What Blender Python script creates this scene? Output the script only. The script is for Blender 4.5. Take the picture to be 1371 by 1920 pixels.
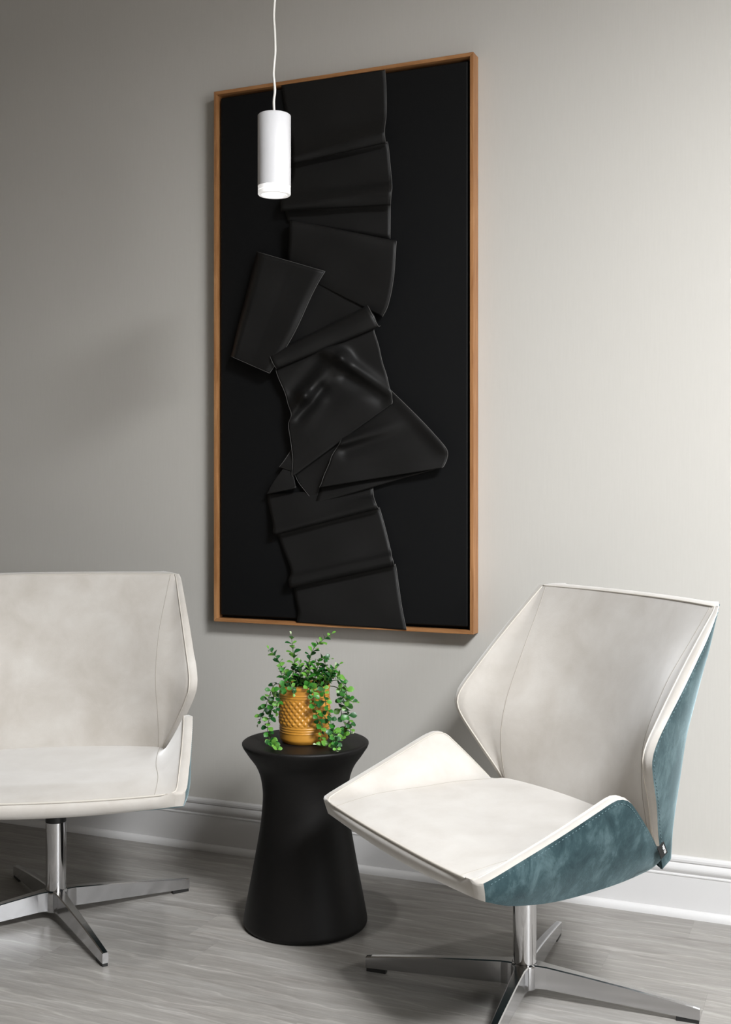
import bpy, bmesh, math, random
from mathutils import Vector, Matrix

for o in list(bpy.data.objects):
    bpy.data.objects.remove(o, do_unlink=True)
scene = bpy.context.scene
COL = scene.collection
R = math.radians

# ------------------------------------------------------------------ camera
F_PX, CX, CY, CAM_H = 2170.0, 685.5, 917.0, 1.1
YAW = math.atan2(2170.0, 5120.5)          # the wall runs away to the left
CAM_D = 3.072                             # distance camera - wall
cam_data = bpy.data.cameras.new('camera')
cam = bpy.data.objects.new('camera', cam_data)
COL.objects.link(cam)
cam.location = (0, -CAM_D, CAM_H)
cam.rotation_euler = (math.pi / 2, 0, YAW)
cam_data.sensor_fit = 'VERTICAL'
cam_data.sensor_height = 36.0
cam_data.lens = F_PX / 1920.0 * 36.0
cam_data.shift_y = -(960.0 - CY) / 1920.0
cam_data.clip_start = 0.05
scene.camera = cam

# ------------------------------------------------------------------ light, world, exposure
scene.view_settings.view_transform = 'Standard'
scene.view_settings.look = 'None'
scene.view_settings.gamma = 1.0
scene.view_settings.use_curve_mapping = False
scene.view_settings.exposure = 0.10

world = bpy.data.worlds.new('world')
scene.world = world
world.use_nodes = True
world.node_tree.nodes['Background'].inputs[0].default_value = (0.80, 0.90, 1.0, 1)
world.node_tree.nodes['Background'].inputs[1].default_value = 1.0

WIN_X = 2.2                                # right wall with a clerestory window
WIN_Y0, WIN_Y1, WIN_Z0, WIN_Z1 = -3.45, -2.05, 0.70, 2.24     # tall sash with a transom light above the rail
RAIL_Z0, RAIL_Z1 = 1.72, 1.93
SKY_X0, SKY_X1, SKY_Y0, SKY_Y1 = 0.75, 1.75, -3.0, -2.0     # skylight in the ceiling
ROOM = (-3.7, WIN_X, -5.4, 0.0, 3.0)       # x0 x1 y0 y1 height


def area(name, loc, rot, sx, sy, power, col):
    l = bpy.data.lights.new(name, 'AREA')
    l.shape = 'RECTANGLE'
    l.size, l.size_y, l.energy, l.color = sx, sy, power, col
    o = bpy.data.objects.new(name, l)
    o.location, o.rotation_euler = loc, rot
    COL.objects.link(o)
    return o


area('window_daylight', (WIN_X + 0.16, (WIN_Y0 + WIN_Y1) / 2, (WIN_Z0 + RAIL_Z0) / 2), (0, R(90), 0),
     RAIL_Z0 - WIN_Z0, WIN_Y1 - WIN_Y0, 42, (0.97, 0.985, 1.0))
area('transom_daylight', (WIN_X + 0.16, (WIN_Y0 + WIN_Y1) / 2, (WIN_Z1 + RAIL_Z1) / 2), (0, R(90), 0),
     WIN_Z1 - RAIL_Z1, WIN_Y1 - WIN_Y0, 30, (0.97, 0.985, 1.0))
area('skylight_daylight', ((SKY_X0 + SKY_X1) / 2, (SKY_Y0 + SKY_Y1) / 2, ROOM[4] + 0.13), (0, 0, 0),
     SKY_X1 - SKY_X0, SKY_Y1 - SKY_Y0, 425, (0.96, 0.98, 1.0))


# ------------------------------------------------------------------ helpers
def cw(X, d, z=0.0):
    """camera-frame ground coordinates (right, depth) -> world"""
    c, s = math.cos(YAW), math.sin(YAW)
    return Vector((X * c - d * s, X * s + d * c - CAM_D, z))


def px_depth(px, py, d):
    return cw((px - CX) / F_PX * d, d, CAM_H + (CY - py) / F_PX * d)


def px_wall(px, py, off):
    """where the pixel's ray meets the plane 'off' metres in front of the wall"""
    o = Vector((0, -CAM_D, CAM_H))
    r = px_depth(px, py, 1.0) - o
    t = (-off - o.y) / r.y
    return o + r * t


def link(name, me, m=None, parent=None, smooth=True):
    o = bpy.data.objects.new(name, me)
    COL.objects.link(o)
    if m is not None:
        me.materials.append(m)
    if smooth:
        for p in me.polygons:
            p.use_smooth = True
    if parent is not None:
        o.parent = parent
    return o


def mesh(name, verts, faces):
    me = bpy.data.meshes.new(name)
    me.from_pydata([tuple(v) for v in verts], [], faces)
    me.update()
    return me


def fix(me):
    bm = bmesh.new()
    bm.from_mesh(me)
    bmesh.ops.remove_doubles(bm, verts=bm.verts, dist=1e-5)
    bmesh.ops.recalc_face_normals(bm, faces=bm.faces)
    bm.to_mesh(me)
    bm.free()
    return me


def grid_geo(rows, close=False):
    n, m = len(rows), len(rows[0])
    v = [p for r in rows for p in r]
    f = []
    for i in range(n - 1):
        for j in range(m if close else m - 1):
            k = (j + 1) % m
            f.append((i * m + j, i * m + k, (i + 1) * m + k, (i + 1) * m + j))
    return v, f


def join_geo(*gs):
    V, Fc = [], []
    for v, f in gs:
        b = len(V)
        V += list(v)
        Fc += [tuple(i + b for i in q) for q in f]
    return V, Fc


def lathe(prof, n=64):
    rows = [[Vector((r * math.cos(2 * math.pi * k / n), r * math.sin(2 * math.pi * k / n), z)) for k in range(n)]
            for r, z in prof]
    return grid_geo(rows, close=True)


def tube(pts, rad, n=8, closed_ends=True):
    pts = [Vector(p) for p in pts]
    rows = []
    N = len(pts)
    up = Vector((0.3, 0.2, 0.93)).normalized()
    for i, p in enumerate(pts):
        t = (pts[min(i + 1, N - 1)] - pts[max(i - 1, 0)]).normalized()
        a = t.cross(up)
        if a.length < 1e-3:
            a = t.cross(Vector((1, 0, 0)))
        a.normalize()
        b = t.cross(a)
        r = rad[i] if isinstance(rad, (list, tuple)) else rad
        rows.append([p + (a * math.cos(2 * math.pi * k / n) + b * math.sin(2 * math.pi * k / n)) * r for k in range(n)])
    v, f = grid_geo(rows, close=True)
    if closed_ends:
        f.append(tuple(range(n - 1, -1, -1)))
        f.append(tuple((N - 1) * n + k for k in range(n)))
    return v, f


def box_geo(x0, x1, y0, y1, z0, z1):
    v = [Vector(p) for p in ((x0, y0, z0), (x1, y0, z0), (x1, y1, z0), (x0, y1, z0),
                             (x0, y0, z1), (x1, y0, z1), (x1, y1, z1), (x0, y1, z1))]
    f = [(0, 3, 2, 1), (4, 5, 6, 7), (0, 1, 5, 4), (1, 2, 6, 5), (2, 3, 7, 6), (3, 0, 4, 7)]
    return v, f


def bevel(o, w, seg=2, ang=30):
    b = o.modifiers.new('bevel', 'BEVEL')
    b.width, b.segments, b.limit_method, b.angle_limit = w, seg, 'ANGLE', R(ang)
    b.harden_normals = True
    return o


def cr(pts, n):
    """Catmull-Rom through points (any dimension tuples), n samples per segment"""
    P = [tuple(p) for p in pts]
    out = []
    for i in range(len(P) - 1):
        p0, p1, p2, p3 = P[max(i - 1, 0)], P[i], P[i + 1], P[min(i + 2, len(P) - 1)]
        for k in range(n):
            t = k / n
            out.append(tuple(0.5 * (2 * b + (c - a) * t + (2 * a - 5 * b + 4 * c - d) * t * t + (3 * b - a - 3 * c + d) * t ** 3)
                             for a, b, c, d in zip(p0, p1, p2, p3)))
    out.append(P[-1])
    return out


def resample(pts, n):
    """n points evenly spaced by arc length on a polyline of tuples"""
    P = [Vector(p) for p in pts]
    L = [0]
    for a, b in zip(P, P[1:]):
        L.append(L[-1] + (b - a).length)
    out, j = [], 0
    for i in range(n):
        s = L[-1] * i / (n - 1)
        while j < len(L) - 2 and L[j + 1] < s:
            j += 1
        t = (s - L[j]) / max(L[j + 1] - L[j], 1e-9)
        out.append(P[j].lerp(P[j + 1], min(max(t, 0), 1)))
    return out


def lerp_table(tab, x):
    if x <= tab[0][0]:
        return tab[0][1]
    for (a, va), (b, vb) in zip(tab, tab[1:]):
        if x <= b:
            t = (x - a) / (b - a)
            return va + (vb - va) * t
    return tab[-1][1]


def tag(o, label=None, cat=None, group=None, kind=None):
    if label: o['label'] = label
    if cat: o['category'] = cat
    if group: o['group'] = group
    if kind: o['kind'] = kind
    return o


def empty(name, loc=(0, 0, 0), rz=0):
    o = bpy.data.objects.new(name, None)
    o.empty_display_size = 0.1
    o.location = loc
    o.rotation_euler = (0, 0, rz)
    COL.objects.link(o)
    return o


# ------------------------------------------------------------------ materials
class NT:
    def __init__(self, name):
        self.m = bpy.data.materials.new(name)
        self.m.use_nodes = True
        self.t = self.m.node_tree
        self.b = self.t.nodes['Principled BSDF']

    def n(self, typ, **kw):
        nd = self.t.nodes.new(typ)
        for k, v in kw.items():
            setattr(nd, k, v)
        return nd

    def l(self, a, b):
        self.t.links.new(a, b)

    def set(self, **kw):
        for k, v in kw.items():
            self.b.inputs[k.replace('_', ' ')].default_value = v
        return self

    def coord(self, scale=(1, 1, 1), rot=(0, 0, 0), kind='Object'):
        c = self.n('ShaderNodeTexCoord')
        mp = self.n('ShaderNodeMapping')
        mp.inputs['Scale'].default_value = scale
        mp.inputs['Rotation'].default_value = rot
        self.l(c.outputs[kind], mp.inputs['Vector'])
        return mp.outputs[0]

    def noise(self, vec, scale, detail=4, rough=0.55, dist=0.0):
        nd = self.n('ShaderNodeTexNoise')
        nd.inputs['Scale'].default_value = scale
        nd.inputs['Detail'].default_value = detail
        nd.inputs['Roughness'].default_value = rough
        nd.inputs['Distortion'].default_value = dist
        self.l(vec, nd.inputs['Vector'])
        return nd.outputs['Fac']

    def ramp(self, fac, stops):
        nd = self.n('ShaderNodeValToRGB')
        e = nd.color_ramp.elements
        while len(e) < len(stops):
            e.new(0.5)
        for el, (p, c) in zip(e, stops):
            el.position = p
            el.color = (*c, 1)
        self.l(fac, nd.inputs[0])
        return nd.outputs[0]

    def mix(self, fac, a, b, mode='MIX'):
        nd = self.n('ShaderNodeMix', data_type='RGBA', blend_type=mode)
        if isinstance(fac, (int, float)):
            nd.inputs[0].default_value = fac
        else:
            self.l(fac, nd.inputs[0])
        for s, v in ((6, a), (7, b)):
            if isinstance(v, tuple):
                nd.inputs[s].default_value = (*v, 1)
            else:
                self.l(v, nd.inputs[s])
        return nd.outputs[2]

    def base(self, c):
        if isinstance(c, tuple):
            self.b.inputs['Base Color'].default_value = (*c, 1)
        else:
            self.l(c, self.b.inputs['Base Color'])
        return self

    def bump(self, h, strength, dist=0.002):
        nd = self.n('ShaderNodeBump')
        nd.inputs['Strength'].default_value = strength
        nd.inputs['Distance'].default_value = dist
        self.l(h, nd.inputs['Height'])
        self.l(nd.outputs[0], self.b.inputs['Normal'])
        return self


M = {}
t = NT('wall_paint')
v = t.coord((260, 260, 14))
h1 = t.noise(v, 1.0, 3)
t.base(t.ramp(h1, [(0.3, (0.513, 0.495, 0.461)), (0.7, (0.527, 0.509, 0.475))])).bump(h1, 0.06, 0.0005).set(Roughness=0.62)
t.b.inputs['Specular IOR Level'].default_value = 0.3
M['wall'] = t.m

t = NT('ceiling_paint').base((0.30, 0.275, 0.235)).set(Roughness=0.9); M['ceiling'] = t.m
t = NT('room_paint').base((0.12, 0.105, 0.085)).set(Roughness=0.8); M['room'] = t.m
t = NT('trim_paint').base((0.585, 0.575, 0.57)).set(Roughness=0.32); M['trim'] = t.m

t = NT('vinyl_oak')
oi = t.n('ShaderNodeObjectInfo')
vc = t.coord((1, 1, 1))
sc = t.n('ShaderNodeVectorMath', operation='SCALE')
cmb = t.n('ShaderNodeCombineXYZ')
t.l(oi.outputs['Random'], cmb.inputs[0]); t.l(oi.outputs['Random'], cmb.inputs[1])
t.l(cmb.outputs[0], sc.inputs[0]); sc.inputs['Scale'].default_value = 37.0
ad = t.n('ShaderNodeVectorMath', operation='ADD')
t.l(vc, ad.inputs[0]); t.l(sc.outputs[0], ad.inputs[1])
mp = t.n('ShaderNodeMapping'); mp.inputs['Scale'].default_value = (3.0, 26, 1); t.l(ad.outputs[0], mp.inputs[0])
g1 = t.noise(mp.outputs[0], 1.0, 6, 0.6, 0.9)
mp2 = t.n('ShaderNodeMapping'); mp2.inputs['Scale'].default_value = (9, 150, 1); t.l(ad.outputs[0], mp2.inputs[0])
g2 = t.noise(mp2.outputs[0], 1.0, 5, 0.65, 1.6)
mp3 = t.n('ShaderNodeMapping'); mp3.inputs['Scale'].default_value = (1.1, 5, 1); t.l(ad.outputs[0], mp3.inputs[0])
g3 = t.noise(mp3.outputs[0], 1.0, 3, 0.5, 0.6)
c1 = t.ramp(g1, [(0.25, (0.205, 0.19, 0.174)), (0.5, (0.268, 0.254, 0.236)), (0.78, (0.335, 0.322, 0.305))])
c2 = t.ramp(g2, [(0.32, (0.86, 0.86, 0.86)), (0.56, (1.0, 1.0, 1.0)), (0.70, (1.25, 1.25, 1.25))])
c3 = t.ramp(g3, [(0.3, (0.86, 0.86, 0.86)), (0.7, (1.10, 1.10, 1.10))])
cc = t.mix(1.0, c1, c2, 'MULTIPLY')
cc = t.mix(1.0, cc, c3, 'MULTIPLY')
mp4 = t.n('ShaderNodeMapping'); mp4.inputs['Scale'].default_value = (0.30, 1.0, 1); t.l(ad.outputs[0], mp4.inputs[0])
wv = t.n('ShaderNodeTexWave', wave_type='BANDS', bands_direction='Y', wave_profile='SAW')
for k_, v_ in (('Scale', 6.0), ('Distortion', 7.0), ('Detail', 3.0), ('Detail Scale', 1.3), ('Detail Roughness', 0.6)):
    wv.inputs[k_].default_value = v_
t.l(mp4.outputs[0], wv.inputs['Vector'])
c4 = t.ramp(wv.outputs['Fac'], [(0.0, (0.94, 0.94, 0.94)), (0.80, (1.0, 1.0, 1.0)), (0.93, (1.22, 1.22, 1.22)), (1.0, (0.97, 0.97, 0.97))])
cc = t.mix(1.0, cc, c4, 'MULTIPLY')
pr = t.ramp(oi.outputs['Random'], [(0, (0.97, 0.97, 0.97)), (1, (1.03, 1.03, 1.03))])
t.base(t.mix(1.0, cc, pr, 'MULTIPLY')).bump(g2, 0.15, 0.0006).set(Roughness=0.42)
t.b.inputs['Specular IOR Level'].default_value = 0.4
M['floor'] = t.m

t = NT('cream_suede')
v = t.coord((1, 1, 1))
n1 = t.noise(v, 9, 5, 0.6, 0.3); n2 = t.noise(t.coord((60, 60, 60)), 6, 3)
c = t.ramp(n1, [(0.3, (0.435, 0.402, 0.362)), (0.52, (0.485, 0.455, 0.418)), (0.75, (0.535, 0.51, 0.475))])
t.base(c).bump(n2, 0.15, 0.0008).set(Roughness=0.85)
t.b.inputs['Specular IOR Level'].default_value = 0.2
t.b.inputs['Sheen Weight'].default_value = 1.0
t.b.inputs['Sheen Roughness'].default_value = 0.45
M['cream'] = t.m

t = NT('cream_piping').base((0.52, 0.485, 0.435)).set(Roughness=0.8); M['piping'] = t.m
t = NT('seam_thread').base((0.36, 0.33, 0.29)).set(Roughness=0.9); M['seam'] = t.m

t = NT('teal_velvet')
v = t.coord((1, 1, 1))
n1 = t.noise(t.coord((1.2, 1.2, 0.75)), 19, 7, 0.68, 0.4); n2 = t.noise(t.coord((300, 300, 70)), 2, 3)
c = t.ramp(n1, [(0.34, (0.013, 0.028, 0.033)), (0.5, (0.024, 0.047, 0.053)), (0.66, (0.062, 0.098, 0.106))])
t.base(c).bump(n2, 0.25, 0.0012).set(Roughness=0.8)
t.b.inputs['Specular IOR Level'].default_value = 0.15
t.b.inputs['Sheen Weight'].default_value = 0.5
t.b.inputs['Sheen Roughness'].default_value = 0.35
t.b.inputs['Sheen Tint'].default_value = (0.65, 0.85, 0.9, 1)
M['teal'] = t.m
t = NT('teal_thread').base((0.085, 0.14, 0.152)).set(Roughness=0.7); M['thread'] = t.m

t = NT('polished_aluminium')
n1 = t.noise(t.coord((20, 20, 20)), 3, 3)
rr = t.n('ShaderNodeMapRange'); t.l(n1, rr.inputs[0]); rr.inputs[3].default_value = 0.12; rr.inputs[4].default_value = 0.2
t.l(rr.outputs[0], t.b.inputs['Roughness'])
t.base((0.60, 0.60, 0.61)).set(Metallic=1.0); M['chrome'] = t.m
t = NT('column_chrome').base((0.68, 0.68, 0.69)).set(Metallic=1.0, Roughness=0.06); M['column'] = t.m
t = NT('black_plastic').base((0.012, 0.012, 0.012)).set(Roughness=0.45); M['plastic'] = t.m
t = NT('tag_white').base((0.8, 0.8, 0.8)).set(Roughness=0.6); M['white'] = t.m
t = NT('tag_black').base((0.008, 0.008, 0.008)).set(Roughness=0.8); M['tag'] = t.m

t = NT('black_wood')
v = t.coord((9, 9, 60))
n1 = t.noise(v, 1.5, 5, 0.6, 0.5); n2 = t.noise(t.coord((3, 3, 3)), 2.2, 4)
c = t.ramp(n2, [(0.35, (0.0030, 0.0027, 0.0026)), (0.62, (0.0055, 0.0048, 0.0045)), (0.8, (0.013, 0.009, 0.007))])
t.base(c).bump(n1, 0.35, 0.001).set(Roughness=0.52)
t.b.inputs['Specular IOR Level'].default_value = 0.25
M['blackwood'] = t.m

t = NT('oak_frame')
v = t.coord((60, 60, 5))
n1 = t.noise(v, 1.3, 5, 0.6, 0.6)
t.base(t.ramp(n1, [(0.3, (0.25, 0.105, 0.035)), (0.55, (0.36, 0.17, 0.065)), (0.75, (0.45, 0.23, 0.10))])).bump(n1, 0.1, 0.0005).set(Roughness=0.5)
M['oak_v'] = t.m
t = NT('oak_frame_h')
v = t.coord((5, 60, 60))
n1 = t.noise(v, 1.3, 5, 0.6, 0.6)
t.base(t.ramp(n1, [(0.3, (0.25, 0.105, 0.035)), (0.55, (0.36, 0.17, 0.065)), (0.75, (0.45, 0.23, 0.10))])).bump(n1, 0.1, 0.0005).set(Roughness=0.5)
M['oak_h'] = t.m

t = NT('black_canvas')
w = t.noise(t.coord((900, 900, 900)), 1.0, 2)
t.base((0.0034, 0.0036, 0.0040)).bump(w, 0.2, 0.0004).set(Roughness=0.6); t.b.inputs['Specular IOR Level'].default_value = 0.2
M['canvas'] = t.m
t = NT('black_fabric')
w = t.noise(t.coord((700, 700, 700)), 1.0, 2)
t.base((0.0068, 0.0065, 0.0064)).bump(w, 0.2, 0.0004).set(Roughness=0.54); t.b.inputs['Specular IOR Level'].default_value = 0.34
M['fabric'] = t.m
t = NT('raw_thread').base((0.10, 0.097, 0.093)).set(Roughness=0.8); M['raw'] = t.m

t = NT('lamp_white').base((0.66, 0.655, 0.67)).set(Roughness=0.38); M['lamp'] = t.m
t = NT('lamp_acrylic').base((0.95, 0.95, 0.95)).set(Roughness=0.25)
t.b.inputs['Transmission Weight'].default_value = 0.35
t.b.inputs['Emission Color'].default_value = (1, 0.98, 0.95, 1)
t.b.inputs['Emission Strength'].default_value = 0.45
M['acrylic'] = t.m
t = NT('lamp_lens').base((0.95, 0.95, 0.95)).set(Roughness=0.4)
t.b.inputs['Emission Color'].default_value = (1, 0.98, 0.95, 1)
t.b.inputs['Emission Strength'].default_value = 0.75
M['lens'] = t.m
t = NT('clear_cord').base((0.66, 0.64, 0.60)).set(Roughness=0.25); M['cord'] = t.m

t = NT('ochre_glaze')
n1 = t.noise(t.coord((1, 1, 1)), 14, 4)
t.base(t.ramp(n1, [(0.3, (0.40, 0.175, 0.022)), (0.7, (0.52, 0.245, 0.035))])).set(Roughness=0.33)
M['ochre'] = t.m
t = NT('soil').base((0.012, 0.010, 0.007)).set(Roughness=0.95); M['soil'] = t.m
t = NT('stem_green').base((0.05, 0.10, 0.025)).set(Roughness=0.6); M['stem'] = t.m
for nm, c in (('leaf_deep', (0.009, 0.070, 0.012)), ('leaf_mid', (0.024, 0.140, 0.013)), ('leaf_fresh', (0.10, 0.26, 0.035)), ('leaf_pale', (0.40, 0.50, 0.30))):
    t = NT(nm).base(c).set(Roughness=0.36)
    t.b.inputs['Specular IOR Level'].default_value = 0.45
    M[nm] = t.m

# ------------------------------------------------------------------ the room
X0, X1, Y0, Y1, ZC = ROOM


def struct(name, geo, m, parent=None, smooth=False):
    o = link(name, mesh(name, *geo), m, parent, smooth)
    if parent is None:
        tag(o, kind='structure')
    return o


struct('wall_back', box_geo(X0, X1, 0, 0.12, 0, ZC), M['wall'])
struct('wall_left', box_geo(X0 - 0.12, X0, Y0, 0.12, 0, ZC), M['room'])
struct('wall_front', box_geo(X0 - 0.12, X1 + 0.12, Y0 - 0.12, Y0, 0, ZC), M['room'])
struct('ceiling', join_geo(
    box_geo(X0 - 0.12, SKY_X0, Y0 - 0.12, 0.12, ZC, ZC + 0.12), box_geo(SKY_X1, X1 + 0.12, Y0 - 0.12, 0.12, ZC, ZC + 0.12),
    box_geo(SKY_X0, SKY_X1, Y0 - 0.12, SKY_Y0, ZC, ZC + 0.12), box_geo(SKY_X0, SKY_X1, SKY_Y1, 0.12, ZC, ZC + 0.12)), M['ceiling'])
w = 0.04
struct('window_2', join_geo(
    box_geo(SKY_X0, SKY_X0 + w, SKY_Y0, SKY_Y1, ZC + 0.04, ZC + 0.11), box_geo(SKY_X1 - w, SKY_X1, SKY_Y0, SKY_Y1, ZC + 0.04, ZC + 0.11),
    box_geo(SKY_X0 + w, SKY_X1 - w, SKY_Y0, SKY_Y0 + w, ZC + 0.04, ZC + 0.11), box_geo(SKY_X0 + w, SKY_X1 - w, SKY_Y1 - w, SKY_Y1, ZC + 0.04, ZC + 0.11)), M['trim'])
struct('wall_right', join_geo(
    box_geo(X1, X1 + 0.14, Y0, WIN_Y0, 0, ZC), box_geo(X1, X1 + 0.14, WIN_Y1, 0.12, 0, ZC),
    box_geo(X1, X1 + 0.14, WIN_Y0, WIN_Y1, 0, WIN_Z0), box_geo(X1, X1 + 0.14, WIN_Y0, WIN_Y1, WIN_Z1, ZC)), M['room'])
w = 0.05
win = struct('window_1', join_geo(
    box_geo(X1 + 0.02, X1 + 0.09, WIN_Y0, WIN_Y0 + w, WIN_Z0, WIN_Z1), box_geo(X1 + 0.02, X1 + 0.09, WIN_Y1 - w, WIN_Y1, WIN_Z0, WIN_Z1),
    box_geo(X1 + 0.02, X1 + 0.09, WIN_Y0 + w, WIN_Y1 - w, WIN_Z0, WIN_Z0 + w), box_geo(X1 + 0.02, X1 + 0.09, WIN_Y0 + w, WIN_Y1 - w, WIN_Z1 - w, WIN_Z1),
    box_geo(X1 + 0.02, X1 + 0.14, WIN_Y0 + w, WIN_Y1 - w, RAIL_Z0, RAIL_Z1)), M['trim'])
struct('window_sill', box_geo(X1 - 0.06, X1 + 0.1, WIN_Y0 - 0.05, WIN_Y1 + 0.05, WIN_Z0 - 0.035, WIN_Z0 - 0.001), M['trim'], win)

# floor: a slab with loose-laid planks parallel to the back wall
floor = struct('floor', box_geo(X0 - 0.12, X1 + 0.12, Y0 - 0.12, 0.12, -0.12, -0.0045), M['room'])
PW, PL, GAP = 0.1524, 1.2192, 0.0002
pm = mesh('plank', *box_geo(-PL / 2 + GAP / 2, PL / 2 - GAP / 2, -PW / 2 + GAP / 2, PW / 2 - GAP / 2, -0.0045, 0.0))
pm.materials.append(M['floor'])
rng = random.Random(4)
r = 0
y = -PW / 2
while y > Y0 - PW / 2:
    x = X0 - rng.uniform(0.1, 1.1) + PL / 2
    while x - PL / 2 < X1:
        o = bpy.data.objects.new('plank', pm)
        COL.objects.link(o)
        o.parent = floor
        o.location = (x, y, 0)
        x += PL
    y -= PW


def extrude_profile(prof, xa, xb):
    """closed (depth, z) profile swept along the wall"""
    rows = [[Vector((x, -d, z)) for d, z in prof] for x in (xa, xb)]
    v, f = grid_geo(rows, close=True)
    n = len(prof)
    f.append(tuple(range(n))); f.append(tuple(range(2 * n - 1, n - 1, -1)))
    return v, f


bb = [(0, 0.0), (0.012, 0.0), (0.012, 0.1035), (0.0135, 0.1045), (0.0135, 0.1075), (0.0105, 0.109), (0.0105, 0.111)]
bb += [(0.0115 + 0.004 * math.sin(math.pi * k / 6), 0.112 + 0.022 * k / 6) for k in range(7)]
bb += [(0.0085, 0.1365), (0.0085, 0.1385), (0.011, 0.140), (0.0115, 0.146), (0.0095, 0.151), (0.006, 0.1535), (0, 0.154)]
base = link('baseboard_back', fix(mesh('baseboard_back', *extrude_profile(bb, X0, X1))), M['trim'], smooth=False)
tag(base, kind='structure')
qr = [(0.0122, 0.0), (0.026, 0.0)] + [(0.0122 + 0.0138 * math.cos(a), 0.0195 * math.sin(a) ** 0.9) for a in [R(d) for d in range(10, 91, 10)]]
shoe = link('shoe_moulding', fix(mesh('shoe_moulding', *extrude_profile(qr, X0, X1))), M['trim'], base, smooth=False)

# ------------------------------------------------------------------ lounge chairs
# local frame: +x forward (a), +y the chair's left side (s), z up; origin on the floor under the column


def make_seat(root):
    NV = 44
    outer = resample(cr([(0.334, 0.310, 0.391), (0.330, 0.325, 0.3915), (0.316, 0.335, 0.397), (0.25, 0.340, 0.423), (0.16, 0.345, 0.459), (0.075, 0.348, 0.495), (0.048, 0.348, 0.506),
                         (0.028, 0.348, 0.511), (0.006, 0.347, 0.506), (-0.012, 0.344, 0.491), (-0.06, 0.326, 0.440), (-0.105, 0.305, 0.388), (-0.122, 0.297, 0.366)], 8), NV)
    center = [lerp_table([(0, 0.326), (1, -0.165)], i / (NV - 1)) for i in range(NV)]
    # fold line from front corner to rear junction
    fold = resample(cr([(0.331, 0.268, 0.3885), (0.22, 0.272, 0.402), (0.10, 0.262, 0.404), (-0.02, 0.262, 0.405), (-0.145, 0.268, 0.402)], 8), NV)
    bot = resample(cr([(0.326, 0.308, 0.360), (0.320, 0.322, 0.359), (0.306, 0.329, 0.355), (0.25, 0.322, 0.338), (0.14, 0.305, 0.323), (0.0, 0.292, 0.326), (-0.10, 0.282, 0.338), (-0.130, 0.280, 0.350)], 8), NV)
    top_rows, shell_rows, side_curve, pipe_curve, seam_curve = [], [], [], [], []
    for i in range(NV):
        v = i / (NV - 1)
        o, fd, b = outer[i], fold[i], bot[i]
        inner = Vector((o.x - 0.001, o.y - 0.023, o.z + 0.0015))
        if v < 0.03:
            inner.z -= 0.001
        zc = lerp_table([(0, 0.380), (0.05, 0.387), (0.2, 0.398), (0.5, 0.396), (0.8, 0.400), (1, 0.404)], v)
        half = []
        NCN, NW = 12, 7
        for k in range(NCN):
            q = k / NCN
            half.append(Vector((center[i] + (fd.x - center[i]) * q ** 2, fd.y * q, zc + (fd.z - zc) * q ** 2.2)))
        for k in range(NW + 1):
            q = k / NW
            p = fd.lerp(inner, q)
            p.z -= 0.006 * math.sin(math.pi * q) * min(1, 3 * v)
            half.append(p)
        # soften the fold
        for _ in range(2):
            hs = half[:]
            for k in range(1, len(half) - 1):
                if NCN - 2 <= k <= NCN + 2:
                    hs[k] = (half[k - 1] + half[k] * 2 + half[k + 1]) / 4
            half = hs
        pipe_curve.append(half[-1].copy())
        seam_curve.append(half[NCN].copy())
        mid = (inner + o) / 2 + Vector((0, 0.001, 0.003))
        half += [mid, o.copy()]
        side_curve.append(o.copy())
        row = [Vector((p.x, -p.y, p.z)) for p in reversed(half[1:])] + half
        top_rows.append(row)
        # shell: outer edge -> side -> bottom -> centre
        cb = Vector((lerp_table([(0, 0.318), (1, -0.16)], v), 0, lerp_table([(0, 0.342), (0.2, 0.325), (0.5, 0.318), (1, 0.345)], v)))
        sh = []
        for k in range(8):
            q = k / 7
            p = o.lerp(b, q)
            p.y += 0.012 * math.sin(math.pi * q) * min(1, (o.z - b.z) / 0.1) * min(1, v * 8)
            sh.append(p)
        for k in range(1, 10):
            q = k / 9
            p = b.lerp(cb, q)
            p.z -= 0.004 * math.sin(math.pi * q) * min(1, 8 * v)
            f_ = 1 - q
            w0 = max(0.0, 1 - v * 8)             # the front lip follows the apron's lower edge
            p.x += w0 * (0.008 * f_ ** 3 - 0.008 * f_)
            p.z += w0 * (0.018 * f_ ** 2 - 0.018 * f_)
            sh.append(p)
        shell_rows.append(sh + [Vector((p.x, -p.y, p.z)) for p in reversed(sh[:-1])])
    # front apron: rounded roll from the top seam to the bottom edge
    front = top_rows[0]
    fb = shell_rows[0]
    ap = []
    m = len(front)
    for k in range(9):
        q = k / 8
        row = []
        for j in range(m):
            p = front[j]
            fr = abs(p.y) / 0.310
            zb = 0.342 + 0.018 * min(1, fr) ** 2
            xb = 0.318 + 0.008 * min(1, fr) ** 3
            e = Vector((xb, p.y * (0.308 / 0.310), zb))
            w_ = p.lerp(e, q)
            w_.x += 0.009 * math.sin(math.pi * q) ** 0.7 * (1 - min(1, fr) ** 8)
            row.append(w_)
        ap.append(row)
    # the cream apron wraps round the rounded front corners; teal starts behind them
    i1 = next(i for i in range(NV) if outer[i].x < 0.327)
    corner_l = grid_geo([r_[:8] for r_ in shell_rows[:i1 + 1]])
    corner_r = grid_geo([r_[-8:] for r_ in shell_rows[:i1 + 1]])
    pad = link('seat_pad', fix(mesh('seat_pad', *join_geo(grid_geo(top_rows), grid_geo(ap), corner_l, corner_r))), M['cream'], root)
    pad['label'] = 'cream suede seat pad with raised side wings'
    es = pad.modifiers.new('split', 'EDGE_SPLIT'); es.split_angle = R(62)
    # rear closure of the shell
    rear = []
    tr, sr = top_rows[-1], shell_rows[-1]
    A = resample(tr, 33)
    B = resample(list(reversed(sr)), 33)
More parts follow.
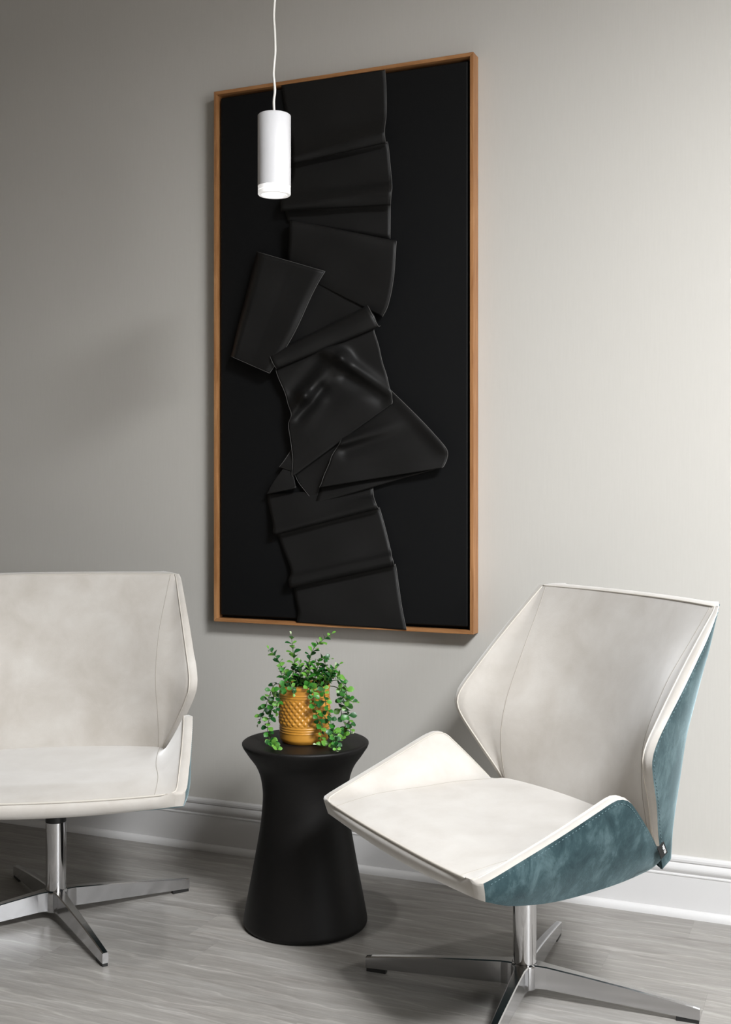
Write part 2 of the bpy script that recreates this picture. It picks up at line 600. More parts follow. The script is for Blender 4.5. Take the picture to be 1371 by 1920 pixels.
    for q in (0, 0.33, 0.66, 1):
        rear.append([a.lerp(b, q) for a, b in zip(A, B)])
    shell = link('seat_shell', fix(mesh('seat_shell', *join_geo(grid_geo([r_[:8] for r_ in shell_rows[i1:]]), grid_geo([r_[-8:] for r_ in shell_rows[i1:]]), grid_geo([r_[7:-7] for r_ in shell_rows]), grid_geo(rear)))), M['teal'], root)
    shell['label'] = 'teal velvet outer shell of the seat'
    es = shell.modifiers.new('split', 'EDGE_SPLIT'); es.split_angle = R(50)
    # piping and seams
    fl = [Vector((p.x + 0.001, p.y, p.z + 0.0005)) for p in front[2:-2]]
    link('front_piping', mesh('front_piping', *tube(fl, [0.0028 * min(1, 0.15 + min(k, len(fl) - 1 - k) / 4) for k in range(len(fl))], 8)), M['piping'], pad)
    for s in (1, -1):
        link('wing_piping', mesh('wing_piping', *tube([Vector((p.x, p.y * s, p.z + 0.0002)) for p in pipe_curve], 0.0016, 6)), M['piping'], pad)
        link('wing_seam', mesh('wing_seam', *tube([Vector((p.x, p.y * s, p.z - 0.0003)) for p in seam_curve], 0.0009, 6)), M['seam'], pad)
        # stitches just below the teal edge
        gs = []
        path = [side_curve[i].lerp(bot[i], 0.008 / max((side_curve[i] - bot[i]).length, 0.01)) for i in range(i1 + 1, NV)]
        P = resample(path, 130)
        for k in range(0, 129, 2):
            a_, b_ = P[k], P[k + 1]
            off = Vector((0, 0.0022, 0))
            gs.append(tube([Vector((q.x, (q.y + off.y) * s, q.z)) for q in (a_, a_.lerp(b_, 0.5), b_)], [0.0005, 0.0009, 0.0005], 5))
        st = link('stitching', mesh('stitching', *join_geo(*gs)), M['thread'], shell)
        st['kind'] = 'stuff'
    return pad


def make_back(root):
    NV = 46
    outer = resample(cr([(-0.152, 0.265, 0.328), (-0.122, 0.286, 0.404), (-0.085, 0.323, 0.48), (-0.052, 0.350, 0.545), (-0.043, 0.358, 0.578),
                         (-0.053, 0.358, 0.608), (-0.085, 0.352, 0.65), (-0.15, 0.338, 0.73), (-0.21, 0.324, 0.80), (-0.252, 0.314, 0.848), (-0.262, 0.308, 0.860)], 8), NV)
    ctr = resample(cr([(-0.150, 0, 0.345), (-0.158, 0, 0.42), (-0.185, 0, 0.52), (-0.215, 0, 0.62), (-0.253, 0, 0.74), (-0.300, 0, 0.859)], 8), NV)
    seam = resample(cr([(-0.140, 0.250, 0.340), (-0.118, 0.262, 0.41), (-0.105, 0.258, 0.50), (-0.118, 0.250, 0.59), (-0.168, 0.258, 0.70), (-0.222, 0.276, 0.79), (-0.262, 0.292, 0.859)], 8), NV)
    rows, shell_rows, pipe, seamc, edge = [], [], [], [], []
    kn = []
    for i in range(NV):
        v = i / (NV - 1)
        o, c, sm = outer[i], ctr[i], seam[i]
        wing = math.sin(math.pi * min(1, max(0, v))) ** 0.8
        inner = Vector((o.x + 0.005 * wing - 0.004 * (1 - wing), o.y - 0.013 - 0.007 * wing, o.z))
        half = []
        NCN, NW = 14, 7
        for k in range(NCN):
            q = k / NCN
            half.append(Vector((c.x + (sm.x - c.x) * q ** 2.2, sm.y * q, c.z + (sm.z - c.z) * q ** 2)))
        for k in range(NW + 1):
            q = k / NW
            p = sm.lerp(inner, q)
            p.x -= 0.008 * math.sin(math.pi * q) * wing
            half.append(p)
        for _ in range(2):
            hs = half[:]
            for k in range(NCN - 2, NCN + 3):
                hs[k] = (half[k - 1] + half[k] * 2 + half[k + 1]) / 4
            half = hs
        pipe.append(half[-1].copy()); seamc.append(half[NCN].copy())
        # teal shell: from the outer edge round the side to the flat back
        th = lerp_table([(0, 0.050), (0.15, 0.050), (0.5, 0.036), (0.8, 0.028), (1, 0.016)], v)
        cb = Vector((c.x - th - 0.004, 0, c.z))
        kc = Vector((c.x - th * 0.8, lerp_table([(0, 0.255), (0.5, 0.256), (0.8, 0.262), (1, 0.258)], v), c.z))
        kn.append(kc)
        ob = o.lerp(kc, lerp_table([(0, 0.0), (0.55, 0.0), (0.8, 0.25), (0.93, 0.6), (1, 0.9)], v))
        edge.append(ob.copy())
        half += [(inner + o) / 2 + Vector((0.003, 0.002, 0)), o.copy(), o.lerp(ob, 0.5) + Vector((0, 0.0015, 0)), ob.copy()]
        rows.append([Vector((p.x, -p.y, p.z)) for p in reversed(half[1:])] + half)
        sh = []
        for k in range(9):
            q = k / 8
            p = ob.lerp(kc, q)
            p.y += 0.010 * math.sin(math.pi * q) * wing
            sh.append(p)
        for k in range(1, 10):
            q = k / 9
            p = kc.lerp(cb, q)
            p.x -= 0.010 * math.sin(math.pi * q * 0.5)
            sh.append(p)
        sh = sh[:5] + sh[5:]
        for _ in range(2):
            hs = sh[:]
            for k in range(6, 11):
                hs[k] = (sh[k - 1] + sh[k] * 2 + sh[k + 1]) / 4
            sh = hs
        shell_rows.append(sh + [Vector((p.x, -p.y, p.z)) for p in reversed(sh[:-1])])
    # top cap, cream, and bottom cap, teal
    A = resample(rows[-1], 41)
    B = resample(list(reversed(shell_rows[-1])), 41)
    cap = []
    for k in range(6):
        q = k / 5
        cap.append([a.lerp(b, q) + Vector((0, 0, 0.006 * math.sin(math.pi * q))) for a, b in zip(A, B)])
    i0 = next(i for i in range(NV) if outer[i].z > 0.375)
    pad = link('backrest_pad', fix(mesh('backrest_pad', *join_geo(grid_geo(rows[i0:]), grid_geo(cap)))), M['cream'], root)
    pad['label'] = 'cream suede backrest cushion'
    es = pad.modifiers.new('split', 'EDGE_SPLIT'); es.split_angle = R(60)
    A = resample(rows[0], 41)
    B = resample(list(reversed(shell_rows[0])), 41)
    low = [[a.lerp(b, q) for a, b in zip(A, B)] for q in (0, 0.5, 1)]
    shell = link('backrest_shell', fix(mesh('backrest_shell', *join_geo(grid_geo(shell_rows), grid_geo(low), grid_geo(rows[:i0 + 1])))), M['teal'], root)
    shell['label'] = 'teal velvet outer shell of the backrest'
    es = shell.modifiers.new('split', 'EDGE_SPLIT'); es.split_angle = R(50)
    top = [p.copy() for p in rows[-1][4:-4]]
    link('top_piping', mesh('top_piping', *tube(top, 0.0018, 6)), M['piping'], pad)
    for s in (1, -1):
        link('wing_piping', mesh('wing_piping', *tube([Vector((p.x, p.y * s, p.z)) for p in pipe[i0:]], 0.0018, 6)), M['piping'], pad)
        link('wing_seam', mesh('wing_seam', *tube([Vector((p.x - 0.0003, p.y * s, p.z)) for p in seamc[i0:]], 0.0010, 6)), M['seam'], pad)
        gs = []
        P = resample([edge[i].lerp(kn[i], 0.010 / max((edge[i] - kn[i]).length, 0.012)) for i in range(3, NV)], 130)
        for k in range(0, 129, 2):
            a_, b_ = P[k], P[k + 1]
            gs.append(tube([Vector((q.x, (q.y + 0.0022) * s, q.z)) for q in (a_, a_.lerp(b_, 0.5), b_)], [0.0005, 0.0009, 0.0005], 5))
        st = link('stitching', mesh('stitching', *join_geo(*gs)), M['thread'], shell)
        st['kind'] = 'stuff'


def make_base(root, ang):
    H = 0.0
    col = link('column', mesh('column', *lathe([(0.0, 0.326), (0.0255, 0.326), (0.0255, 0.3), (0.0255, 0.2), (0.0255, 0.1), (0.0255, 0.06), (0.0, 0.06)], 48)), M['column'], root)
    es = col.modifiers.new('split', 'EDGE_SPLIT'); es.split_angle = R(40)
    link('collar', mesh('collar', *lathe([(0.0, 0.345), (0.0258, 0.345), (0.0260, 0.343), (0.0260, 0.248), (0.0258, 0.246), (0.0, 0.246)], 40)), M['plastic'], root, smooth=False)
    hub = link('hub', mesh('hub', *lathe([(0.0, 0.074), (0.027, 0.074), (0.030, 0.072), (0.031, 0.069), (0.031, 0.024), (0.029, 0.021), (0.0, 0.021)], 48)), M['chrome'], root)
    es = hub.modifiers.new('split', 'EDGE_SPLIT'); es.split_angle = R(40)
    prof = [(0.012, 0.0175, 0.0250, 0.0740), (0.034, 0.0155, 0.0250, 0.0740), (0.05, 0.0125, 0.0245, 0.0725), (0.12, 0.0105, 0.0205, 0.0650),
            (0.22, 0.0090, 0.0155, 0.0535), (0.31, 0.0080, 0.0105, 0.0415), (0.355, 0.0075, 0.0085, 0.0350), (0.368, 0.0072, 0.0080, 0.0325)]
    rows = []
    for x, hw, zb, zt in prof:
        e = 0.0022
        rows.append([Vector((x, -hw, zb)), Vector((x, hw, zb)), Vector((x, hw, zt - e)), Vector((x, hw - e, zt)), Vector((x, -hw + e, zt)), Vector((x, -hw, zt - e))])
    v, f = grid_geo(rows, close=True)
    f.append(tuple(range(5, -1, -1))); f.append(tuple(len(v) - 6 + k for k in range(6)))
    lm = fix(mesh('leg', v, f)); lm.materials.append(M['chrome'])
    pg = box_geo(0.320, 0.366, -0.0062, 0.0062, 0.0, 0.0105)
    pmh = mesh('foot_pad', *pg); pmh.materials.append(M['plastic'])
    for k in range(4):
        o = bpy.data.objects.new('leg', lm); COL.objects.link(o); o.parent = root
        o.rotation_euler = (0, 0, ang + k * math.pi / 2)
        p = bpy.data.objects.new('foot_pad', pmh); COL.objects.link(p); p.parent = o


def make_tag(root):
    # little woven tab sewn into the rear edge of the seat wing, lettering outwards
    a, b = Vector((-0.096, 0.3175, 0.401)), Vector((-0.114, 0.308, 0.375))
    d = (b - a).normalized()
    out = Vector((0, 1, 0))
    out = (out - d * out.dot(d)).normalized()
    w = out.cross(d).normalized()              # across the tab
    if w.x > 0: w = -w
    W, T = 0.0095, 0.0010
    a, b = a + w * 0.001 + out * 0.004, b + w * 0.001 + out * 0.004
    vs = []
    for q in (a, b):
        for ww in (-0.010, W):
            for tt in (-T, T):
                vs.append(q + w * ww + out * tt)
    f = [(0, 1, 3, 2), (4, 6, 7, 5), (0, 4, 5, 1), (2, 3, 7, 6), (0, 2, 6, 4), (1, 5, 7, 3)]
    tb = link('fabric_tag', fix(mesh('fabric_tag', vs, f)), M['tag'], root, smooth=False)
    cu = bpy.data.curves.new('tag_lettering', 'FONT')
    cu.body = 'verco'
    cu.size = 0.0104
    cu.align_x = 'CENTER'; cu.align_y = 'CENTER'
    cu.offset = 0.00025
    to = bpy.data.objects.new('tmp', cu); COL.objects.link(to)
    dg = bpy.context.evaluated_depsgraph_get()
    me = bpy.data.meshes.new_from_object(to.evaluated_get(dg))
    bpy.data.objects.remove(to, do_unlink=True)
    up = out.cross(d)
    c = (a + b) / 2 + w * 0.0048 + out * (T + 0.0003)
    mt = Matrix((d, up, out)).transposed().to_4x4()
    mt.translation = c
    me.transform(mt)
    me.materials.clear()
    link('tag_lettering', me, M['white'], tb, smooth=False)


def chair(label, X, d, yaw_deg, leg_deg):
    root = empty('lounge_chair', cw(X, d), R(yaw_deg) + YAW)
    tag(root, label, 'chair', 'swivel lounge chairs')
    make_seat(root)
    make_back(root)
    make_base(root, R(leg_deg) + YAW - (R(yaw_deg) + YAW))
    make_tag(root)
    return root


chair('cream and teal swivel lounge chair turned in three-quarter view, overlapping the black side table', 0.346, 2.5155, 207.3, 159.0)
chair('cream swivel lounge chair facing straight out, its teal shell only a sliver at the wing', -0.796, 2.975, 278.2, 32.4)

# ------------------------------------------------------------------ side table
TB = cw((573 - CX) / F_PX * 2.936, 2.936)
prof = [(0.0, 0.461), (0.05, 0.4612), (0.12, 0.4615), (0.150, 0.4615), (0.1575, 0.461), (0.1605, 0.4585), (0.1605, 0.455), (0.1575, 0.448)]
for r_, z in cr([(0.152, 0.440), (0.1418, 0.425), (0.1265, 0.404), (0.1152, 0.378), (0.1095, 0.349), (0.1080, 0.324), (0.1102, 0.286), (0.1150, 0.244),
                 (0.1230, 0.197), (0.1305, 0.156), (0.1383, 0.114), (0.1462, 0.073), (0.1532, 0.036), (0.1568, 0.014)], 4):
    prof.append((r_, z))
prof += [(0.1568, 0.009), (0.155, 0.004), (0.150, 0.0005), (0.14, 0.0), (0.0, 0.0)]
tbl = link('side_table', fix(mesh('side_table', *lathe(prof, 96))), M['blackwood'])
es = tbl.modifiers.new('split', 'EDGE_SPLIT'); es.split_angle = R(55)
tbl.location = TB
tag(tbl, 'black wooden hourglass drum side table standing between the two chairs', 'side table')
TOP = 0.4615

# ------------------------------------------------------------------ potted plant
PC = cw((571 - CX) / F_PX * 2.936, 2.936) + Vector((0, 0, TOP))
plant = empty('potted_plant', PC)
tag(plant, 'trailing green plant in an ochre hobnail pot on the side table', 'plant')
PR, PH = 0.0635, 0.142
NA, NZ = 216, 116
rows = []
for i in range(NZ + 1):
    z = PH * i / NZ
    q = z / PH
    if z < 0.012:
        r0 = PR * (0.86 + 0.12 * math.sin(math.pi / 2 * z / 0.012))
    else:
        r0 = PR * (0.98 + 0.02 * q)
    for zc in (0.028, 0.034, 0.040, 0.116, 0.122):
        r0 += 0.0013 * math.exp(-((z - zc) / 0.0016) ** 2)
    if q > 0.955:
        r0 += 0.0015
    row = []
    for k in range(NA):
        a = 2 * math.pi * k / NA
        rr_ = r0
        if 0.044 < z < 0.112:
            U = a * 26 / (2 * math.pi)
            V = (z - 0.044) / 0.068 * 4
            m_ = abs(math.cos(math.pi * (U + V)) * math.cos(math.pi * (U - V)))
            rr_ += 0.0034 * max(0, m_) ** 1.3 * min(1, (z - 0.044) / 0.004, (0.112 - z) / 0.004)
        row.append(Vector((rr_ * math.cos(a), rr_ * math.sin(a), z)))
    rows.append(row)
for rr_, z in ((PR + 0.0012, PH + 0.0012), (PR - 0.002, PH + 0.0012), (PR - 0.004, PH - 0.001), (PR - 0.004, PH - 0.03)):
    rows.append([Vector((rr_ * math.cos(2 * math.pi * k / NA), rr_ * math.sin(2 * math.pi * k / NA), z)) for k in range(NA)])
v, f = grid_geo(rows, close=True)
f.append(tuple(range(NA - 1, -1, -1)))
pot = link('flower_pot', mesh('flower_pot', v, f), M['ochre'], plant)
pot['label'] = 'ochre glazed pot with raised hobnail band'
link('soil', mesh('soil', *lathe([(0, PH - 0.016), (0.03, PH - 0.014), (PR - 0.0042, PH - 0.018)], 40)), M['soil'], plant)


def leaf_mesh(name, m):
    L, W = 1.0, 0.78
    vs, fs = [], []
    prof = [(0.0, 0.03), (0.12, 0.10), (0.35, 0.36), (0.62, 0.5), (0.85, 0.36), (1.0, 0.05)]
    for x, w_ in prof:
        y = w_ * W
        zz = 0.10 * math.sin(x * 2.6)
        vs += [(x * L, -y, zz + 0.16 * w_), (x * L, 0, zz), (x * L, y, zz + 0.16 * w_)]
    for i in range(len(prof) - 1):
        for j in (0, 1):
            fs.append((i * 3 + j, i * 3 + j + 1, i * 3 + 4 + j, i * 3 + 3 + j))
    me = mesh(name, vs, fs)
    me.materials.append(m)
    for p in me.polygons: p.use_smooth = True
    return me


LEAF = [leaf_mesh('leaf', M[k]) for k in ('leaf_deep', 'leaf_mid', 'leaf_fresh', 'leaf_pale')]
rng = random.Random(11)
NLEAF = 0
LEAVES = []


def stem(pix, dd, size=0.0200, step=0.0112, fresh=0.2, start=0.12):
    """pix: pixel path, dd: depth offset of every point relative to the pot's axis (negative = towards the camera)"""
    global NLEAF
    dp = [2.936 + q for q in dd]
    for i_, p_ in enumerate(pix):                # what would sink into the table top lies on it
        if p_[1] > CY:
            dp[i_] = min(dp[i_], (CAM_H - TOP - 0.008) * F_PX / (p_[1] - CY))
    pts = [px_depth(p[0], p[1], q) - PC for p, q in zip(pix, dp)]
    P = [Vector(p) for p in cr(pts, 6)]
    for p in P:
        p.z = max(p.z, 0.008)
    L = sum((b - a).length for a, b in zip(P, P[1:]))
    so = link('stem', mesh('stem', *tube(P, [0.0013 - 0.0007 * i / len(P) for i in range(len(P))], 5)), M['stem'], plant)
    n = max(2, int(L / step))
    Q = resample(P, n + 1)
    phase = rng.uniform(0, 6.28)
    for i in range(int(n * start), n + 1):
        q = i / n
        tdir = (Q[min(i + 1, n)] - Q[max(i - 1, 0)]).normalized()
        a = tdir.cross(Vector((0.21, 0.34, 0.91))).normalized()
        b = tdir.cross(a)
        phase += math.pi / 2 + rng.uniform(-0.3, 0.3)
        for s in (0, math.pi):
            if i == n and s: continue
            out = a * math.cos(phase + s) + b * math.sin(phase + s)
            dirn = (out + tdir * rng.uniform(0.25, 0.7) + Vector((0, 0, rng.uniform(-0.15, 0.25)))).normalized()
            if i == n: dirn = (tdir + out * 0.3).normalized()
            if Q[i].z + dirn.z * size < 0.004: dirn = Vector((dirn.x, dirn.y, 0.12)).normalized()
            up = (tdir * 0.5 + Vector((0.25, -0.25, 0.8))).normalized()
            yv = up.cross(dirn)
            if yv.length < 1e-3: continue
            yv.normalize()
            zv = dirn.cross(yv)
            sz = size * rng.uniform(0.75, 1.15) * (1.0 if q < 0.75 else 1.0 - 1.7 * (q - 0.75))
            kk = rng.random()
            if q > 0.93: idx = 3 if kk < 0.25 else 2
            else: idx = 2 if kk < fresh + 0.25 * q else (1 if kk < 0.62 else 0)
            mt = Matrix((dirn * sz, yv * sz, zv * sz)).transposed().to_4x4()
            mt.translation = Q[i]
            LEAVES.append((sz, idx, mt, so))
            NLEAF += 1


stem([(556, 1288), (553, 1250), (549, 1215), (546, 1190)], [0, 0, 0, 0], fresh=0.3)
stem([(548, 1288), (532, 1258), (518, 1232), (504, 1217)], [0, .01, 0, 0], fresh=0.35)
stem([(576, 1288), (578, 1250), (586, 1220), (603, 1202), (622, 1188)], [0.01, 0.01, 0, 0, 0], start=0.35, fresh=0.3)
stem([(588, 1285), (595, 1255), (600, 1235), (618, 1236)], [0, 0, 0, -.01], start=0.2)
stem([(604, 1285), (618, 1262), (636, 1246)], [.02, .02, .02], start=0.15, fresh=0.05)
stem([(610, 1282), (630, 1268), (645, 1285), (655, 1312), (668, 1316)], [.0, .0, 0, -.01, -.02], fresh=0.35, start=0.25)
stem([(608, 1284), (634, 1276), (644, 1310), (654, 1345), (658, 1376)], [.01, .02, .01, 0, 0], start=0.22)
stem([(602, 1286), (636, 1292), (640, 1335), (648, 1365), (640, 1388)], [.03, .05, .04, .03, .02], start=0.3)
stem([(585, 1288), (588, 1298), (592, 1330), (600, 1362), (604, 1392)], [-.04, -.075, -.08, -.078, -.08], start=0.1, size=.0185)
stem([(598, 1284), (607, 1292), (612, 1325), (624, 1368), (632, 1409)], [-.03, -.065, -.068, -.075, -.13], start=0.1, size=.0185)
stem([(606, 1340), (618, 1360), (626, 1378), (612, 1398), (594, 1396)], [-.075, -.07, -.08, -.1, -.11], start=0.3)
stem([(536, 1286), (516, 1283), (505, 1305), (496, 1330), (484, 1358)], [0, 0, 0, 0, .01], fresh=0.05, start=0.2)
stem([(538, 1287), (517, 1296), (510, 1330), (502, 1362), (507, 1390), (522, 1407)], [-.02, -.03, -.03, -.03, -.05, -.08], fresh=0.25, start=0.15)
stem([(542, 1288), (527, 1290), (522, 1312), (518, 1335)], [-.03, -.06, -.07, -.065], fresh=0.1, start=0.15)
stem([(556, 1290), (548, 1289), (551, 1300)], [-.05, -.072, -.08], start=0.1, size=.015)
stem([(574, 1288), (580, 1290), (583, 1312)], [-.05, -.072, -.075], start=0.1, size=.016)
for k in range(22):
    x0 = rng.uniform(538, 608)
    x1 = x0 + (x0 - 574) * 0.5 + rng.uniform(-6, 6)
    d0 = rng.uniform(-.04, .03)
    stem([(x0, 1288), ((x0 + x1) / 2, 1272), (x1, rng.uniform(1240, 1272))], [d0, d0 * 1.1, d0 * 1.2], size=0.0200, start=0.2, fresh=0.22)
LEAVES.sort(key=lambda q: -q[0])
for sz, idx, mt, so in LEAVES[:296]:
    o = bpy.data.objects.new('leaf', LEAF[idx])
    COL.objects.link(o)
    o.parent = so
    o.matrix_local = mt
sv, sf, si = [], [], []
for sz, idx, mt, so in LEAVES[296:]:
    me = LEAF[idx]
    b0 = len(sv)
    sv += [mt @ p.co for p in me.vertices]
    for p in me.polygons:
        sf.append(tuple(b0 + q for q in p.vertices)); si.append(idx)
sm = mesh('small_leaves', sv, sf)
for k in ('leaf_deep', 'leaf_mid', 'leaf_fresh', 'leaf_pale'):
    sm.materials.append(M[k])
for p, i_ in zip(sm.polygons, si):
    p.material_index = i_
tag(link('small_leaves', sm, None, plant), kind='stuff')

# ------------------------------------------------------------------ wall art
FD, FT = 0.045, 0.0105                     # frame depth and face width
CO = 0.037                                 # canvas face in front of the wall
tl = px_wall(401, 172, FD); trp = px_wall(888, 97, FD); bl = px_wall(401, 1165, FD); br = px_wall(888, 1190, FD)
AX0, AX1 = (tl.x + bl.x) / 2, (trp.x + br.x) / 2
AZ1, AZ0 = (tl.z + trp.z) / 2, (bl.z + br.z) / 2
AC = Vector(((AX0 + AX1) / 2, 0, AZ0))
art = empty('wall_art', AC)
tag(art, 'tall black canvas of folded black cloth in a slim oak frame on the wall', 'wall art')


def part_local(geo):
    return ([p - AC for p in geo[0]], geo[1])


def rail(pts_in, name, m):
    # mitred rail from 4 face corners (x,z)
    v = [Vector((x, -0.002, z)) for x, z in pts_in] + [Vector((x, -FD, z)) for x, z in pts_in]
    f = [(0, 1, 2, 3), (7, 6, 5, 4)] + [(k, (k + 1) % 4 + 0, (k + 1) % 4 + 4, k + 4) for k in range(4)]
    o = link(name, fix(mesh(name, *part_local((v, f)))), m, art, smooth=False)
    bevel(o, 0.0008, 1)


T = FT
rail([(AX0, AZ0), (AX0, AZ1), (AX0 + T, AZ1 - T), (AX0 + T, AZ0 + T)], 'frame_rail', M['oak_v'])
rail([(AX1, AZ0), (AX1, AZ1), (AX1 - T, AZ1 - T), (AX1 - T, AZ0 + T)], 'frame_rail', M['oak_v'])
rail([(AX0, AZ1), (AX1, AZ1), (AX1 - T, AZ1 - T), (AX0 + T, AZ1 - T)], 'frame_rail', M['oak_h'])
rail([(AX0, AZ0), (AX1, AZ0), (AX1 - T, AZ0 + T), (AX0 + T, AZ0 + T)], 'frame_rail', M['oak_h'])
link('backing_panel', mesh('backing_panel', *part_local(box_geo(AX0 + T, AX1 - T, -0.012, -0.004, AZ0 + T, AZ1 - T))), M['canvas'], art, smooth=False)
G = 0.0085
cv = link('canvas', mesh('canvas', *part_local(box_geo(AX0 + T + G, AX1 - T - G, -CO, -0.0125, AZ0 + T + G, AZ1 - T - G))), M['canvas'], art, smooth=False)
bevel(cv, 0.004, 3)


def seg_dist(p, a, b):
    ax, ay = a; bx, by = b
    dx, dy = bx - ax, by - ay
    t_ = max(0, min(1, ((p[0] - ax) * dx + (p[1] - ay) * dy) / (dx * dx + dy * dy)))
    return math.hypot(p[0] - ax - t_ * dx, p[1] - ay - t_ * dy), t_


def drape(rows, ridges=(), prof=None, NC=28, sub=5, raw=('r',), wob=1.0):
    Q = cr([(l[0], l[1], r_[0], r_[1], dsp) for l, r_, dsp in rows], sub)
    geo, left, right = [], [], []
    rn = random.Random(len(rows) * 7 + int(rows[0][0][0]))
    ph = rn.uniform(0, 6)
    for i, (lx, ly, rx, ry, dsp) in enumerate(Q):
        row = []
        jl = math.sin(i * 0.55 + ph) * 0.5 * wob; jr = math.sin(i * 0.45 + ph * 2) * 0.5 * wob
        for j in range(NC + 1):
            u = j / NC
            x = lx + jl + (rx + jr - lx - jl) * u
            y = ly + (ry - ly) * u
            d_ = max(dsp * 1.25, 0.0015)
            if prof: d_ *= lerp_table(prof, u)
            d_ += 0.0022 * math.sin(x * 0.045 + ph) * math.sin(y * 0.04 + ph) * min(1, dsp / 0.01)
            for a, b, wd, h0, h1_ in ridges:
                ds, t_ = seg_dist((x, y), a, b)
                d_ += 1.5 * (h0 + (h1_ - h0) * t_) * math.exp(-(ds / wd) ** 2)
            d_ = max(d_, 0.0015)
            p = px_wall(x, y, CO + d_) - AC
            row.append(p)
        geo.append(row); left.append(row[0]); right.append(row[-1])
    o = link('fabric_fold', mesh('fabric_fold', *grid_geo(geo)), M['fabric'], art)
    so = o.modifiers.new('thickness', 'SOLIDIFY'); so.thickness = 0.0014; so.offset = 0
    for e in raw:
        P = left if e == 'l' else right if e == 'r' else geo[0] if e == 't' else geo[-1]
        P = [p + Vector((0, -0.0010, 0)) for p in P]
        link('raw_edge', mesh('raw_edge', *tube(P, 0.0009 if e == 'r' else 0.0006, 5)), M['raw'], o)
    return o


# upper hanging length with two rolled pleats
drape([((527, 156), (722, 129), .003), ((531, 185), (724, 165), .005), ((545, 250), (725, 215), .008), ((549, 284), (722, 238), .024), ((549, 296), (721, 250), .034),
       ((550, 307), (724, 267), .024), ((551, 304), (727, 268), .007), ((548, 330), (731, 300), .006), ((535, 360), (735, 335), .012), ((527, 378), (735, 350), .028),
       ((526, 388), (734, 364), .037), ((528, 396), (733, 384), .024), ((532, 392), (732, 386), .007), ((540, 415), (732, 448), .006)])
# lower hanging length with two pleats
drape([((502, 926), (699, 914), .006), ((503, 945), (701, 928), .012), ((512, 985), (702, 935), .024), ((512, 998), (706, 947), .030), ((514, 1004), (711, 954), .020),
       ((520, 1002), (712, 954), .006), ((532, 1035), (724, 995), .008), ((546, 1070), (733, 1030), .014), ((541, 1085), (734, 1042), .027), ((542, 1096), (738, 1053), .029),
       ((545, 1103), (740, 1061), .017), ((550, 1100), (742, 1061), .005), ((556, 1130), (750, 1110), .008), ((559, 1150), (757, 1155), .009), ((556, 1167), (762, 1181), .008)])
# flap under the loop
drape([((548, 420), (738, 462), .010), ((545, 412), (743, 452), .026), ((543, 425), (743, 468), .034), ((541, 460), (738, 522), .029), ((540, 490), (728, 572), .022), ((548, 508), (718, 594), .016)])
# darker inner triangle
drape([((609, 511), (614, 513), .016), ((580, 562), (652, 541), .013), ((545, 635), (692, 573), .012), ((525, 672), (706, 602), .008)], raw=())
# big panel folded away to the left
drape([((482, 472), (610, 509), .040), ((466, 535), (586, 552), .042), ((450, 600), (553, 622), .042), ((438, 648), (522, 676), .040), ((433, 668), (506, 700), .036)],
      prof=[(0, .25), (.03, .7), (.09, 1), (.5, .92), (.9, .95), (1, .80)], raw=('t', 'r', 'b'))
# rolled band
drape([((508, 663), (690, 573), .020), ((506, 667), (692, 577), .036), ((511, 678), (699, 592), .044), ((518, 691), (710, 611), .034), ((521, 690), (713, 611), .012)], raw=('r', 'l'))
# crumpled middle piece
drape([((521, 688), (700, 611), .014), ((518, 697), (702, 619), .026), ((530, 725), (709, 645), .022), ((540, 755), (718, 680), .020), ((546, 778), (726, 708), .020),
       ((541, 800), (732, 730), .024), ((547, 835), (735, 742), .022), ((549, 870), (736, 752), .020), ((548, 893), (734, 758), .018), ((553, 889), (731, 753), .006)],
      ridges=[((592, 650), (640, 672), 15, .008, .024), ((640, 672), (732, 737), 11, .020, .006), ((650, 706), (715, 748), 14, -.008, -.006),
              ((622, 684), (572, 742), 13, .004, .022), ((572, 742), (544, 778), 10, .020, .014), ((600, 672), (548, 735), 13, -.006, -.006), ((604, 728), (562, 785), 10, -.010, -.004),
              ((600, 752), (566, 800), 14, .006, .002)],
      NC=56, sub=8, raw=('r', 'l'))
# dark gore beneath it
drape([((552, 884), (640, 822), .008), ((560, 904), (628, 850), .010), ((575, 924), (612, 885), .010), ((592, 943), (600, 914), .010)], raw=('l',))
# flap thrown out to the right
drape([((640, 823), (731, 730), .008), ((637, 832), (775, 772), .020), ((628, 845), (815, 815), .023), ((620, 862), (838, 842), .026), ((611, 885), (838, 860), .026),
       ((603, 905), (834, 872), .028), ((600, 914), (828, 877), .026), ((603, 911), (826, 873), .004)],
      ridges=[((640, 830), (775, 788), 9, .016, .0), ((650, 848), (770, 812), 13, -.007, .0), ((735, 738), (832, 838), 12, .002, .010)], NC=44, sub=7, raw=('l', 'r'))
drape([((602, 914), (826, 874), .010), ((596, 930), (820, 878), .015), ((592, 944), (812, 881), .013), ((594, 941), (810, 878), .002)], raw=('b',))
# small folded ends on the left
drape([((547, 842), (553, 845), .010), ((531, 867), (551, 866), .018), ((524, 876), (546, 884), .016)], raw=('l',))
drape([((535, 874), (549, 886), .014), ((512, 905), (553, 905), .020), ((500, 926), (556, 915), .024), ((503, 922), (556, 912), .004)], raw=('b',))

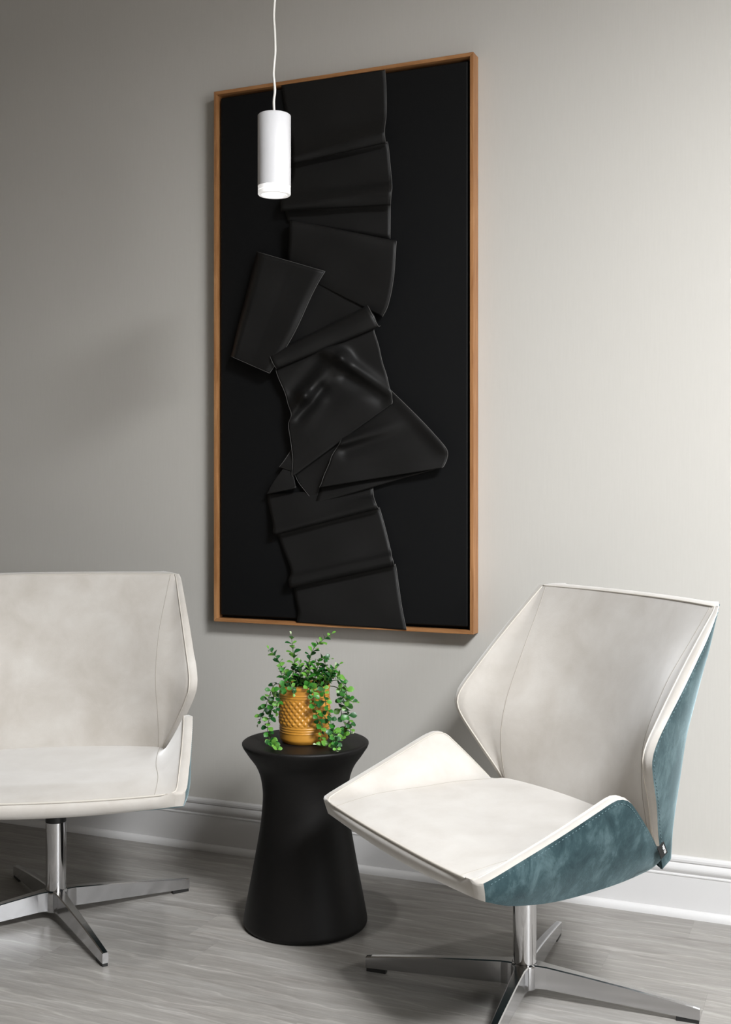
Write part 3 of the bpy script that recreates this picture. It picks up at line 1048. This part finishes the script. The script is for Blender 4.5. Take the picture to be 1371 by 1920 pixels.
# ------------------------------------------------------------------ pendant light
PD = 2.70
pb = px_depth(514.5, 366, PD)
pend = empty('pendant_light', pb)
tag(pend, 'slim white cylinder pendant light hanging on a clear cord before the black canvas', 'pendant light')
pr_ = 31.0 / F_PX * PD
ph_ = (366 - 216) / F_PX * PD
AH = 0.020
body = link('lamp_body', mesh('lamp_body', *lathe([(0.0, ph_), (pr_ - 0.002, ph_), (pr_, ph_ - 0.002), (pr_, ph_ / 2), (pr_, AH), (pr_ - 0.002, AH), (0, AH)], 64)), M['lamp'], pend)
es = body.modifiers.new('split', 'EDGE_SPLIT'); es.split_angle = R(50)
dif = link('diffuser', mesh('diffuser', *lathe([(pr_ - 0.0005, AH), (pr_ - 0.0005, AH * 0.55), (pr_ - 0.002, AH * 0.5), (pr_ - 0.0005, AH * 0.45), (pr_ - 0.0005, 0.0015), (pr_ - 0.002, 0), (pr_ - 0.008, 0), (pr_ - 0.010, 0.004)], 64)), M['acrylic'], pend)
es = dif.modifiers.new('split', 'EDGE_SPLIT'); es.split_angle = R(40)
link('lens', mesh('lens', *lathe([(pr_ - 0.010, 0.004), (pr_ * 0.4, 0.0025), (0, 0.002)], 48)), M['lens'], pend)
link('cord_grip', mesh('cord_grip', *lathe([(0.006, ph_), (0.006, ph_ + 0.002), (0.004, ph_ + 0.005), (0.0026, ph_ + 0.008), (0, ph_ + 0.008)], 24)), M['lamp'], pend)
cpx = [(512.5, 207), (513.5, 190), (515.5, 172), (514.5, 155), (513, 140), (514, 122), (516, 100), (516, 80), (515, 55), (513.5, 32), (514.5, 10), (516, -12)]
cp = [px_depth(x, y_, PD) - pb for x, y_ in cpx]
cp[0] = Vector((0, 0, ph_ + 0.004))
zc = ZC - pb.z
while cp[-1].z < zc - 0.06:
    k = len(cp)
    cp.append(Vector((0.0015 * math.sin(k * 1.3), 0.001 * math.cos(k), cp[-1].z + 0.05)))
cp.append(Vector((0, 0, zc - 0.02)))
P = [Vector(p) for p in cr(cp, 5)]
link('cord', mesh('cord', *tube(P, 0.0031, 8)), M['cord'], pend)
link('ceiling_canopy', mesh('ceiling_canopy', *lathe([(0, zc - 0.025), (0.045, zc - 0.025), (0.05, zc - 0.02), (0.05, zc - 0.0005), (0, zc - 0.0005)], 40)), M['lamp'], pend)

# the lamp's own beam, thrown straight down through the lens
sl = bpy.data.lights.new('pendant_beam', 'SPOT')
sl.energy, sl.color = 20, (1.0, 0.995, 0.985)
sl.spot_size, sl.spot_blend, sl.shadow_soft_size = R(70), 0.9, 0.036
so_ = bpy.data.objects.new('pendant_beam', sl)
so_.location = (0, 0, -0.004)
so_.parent = pend
COL.objects.link(so_)
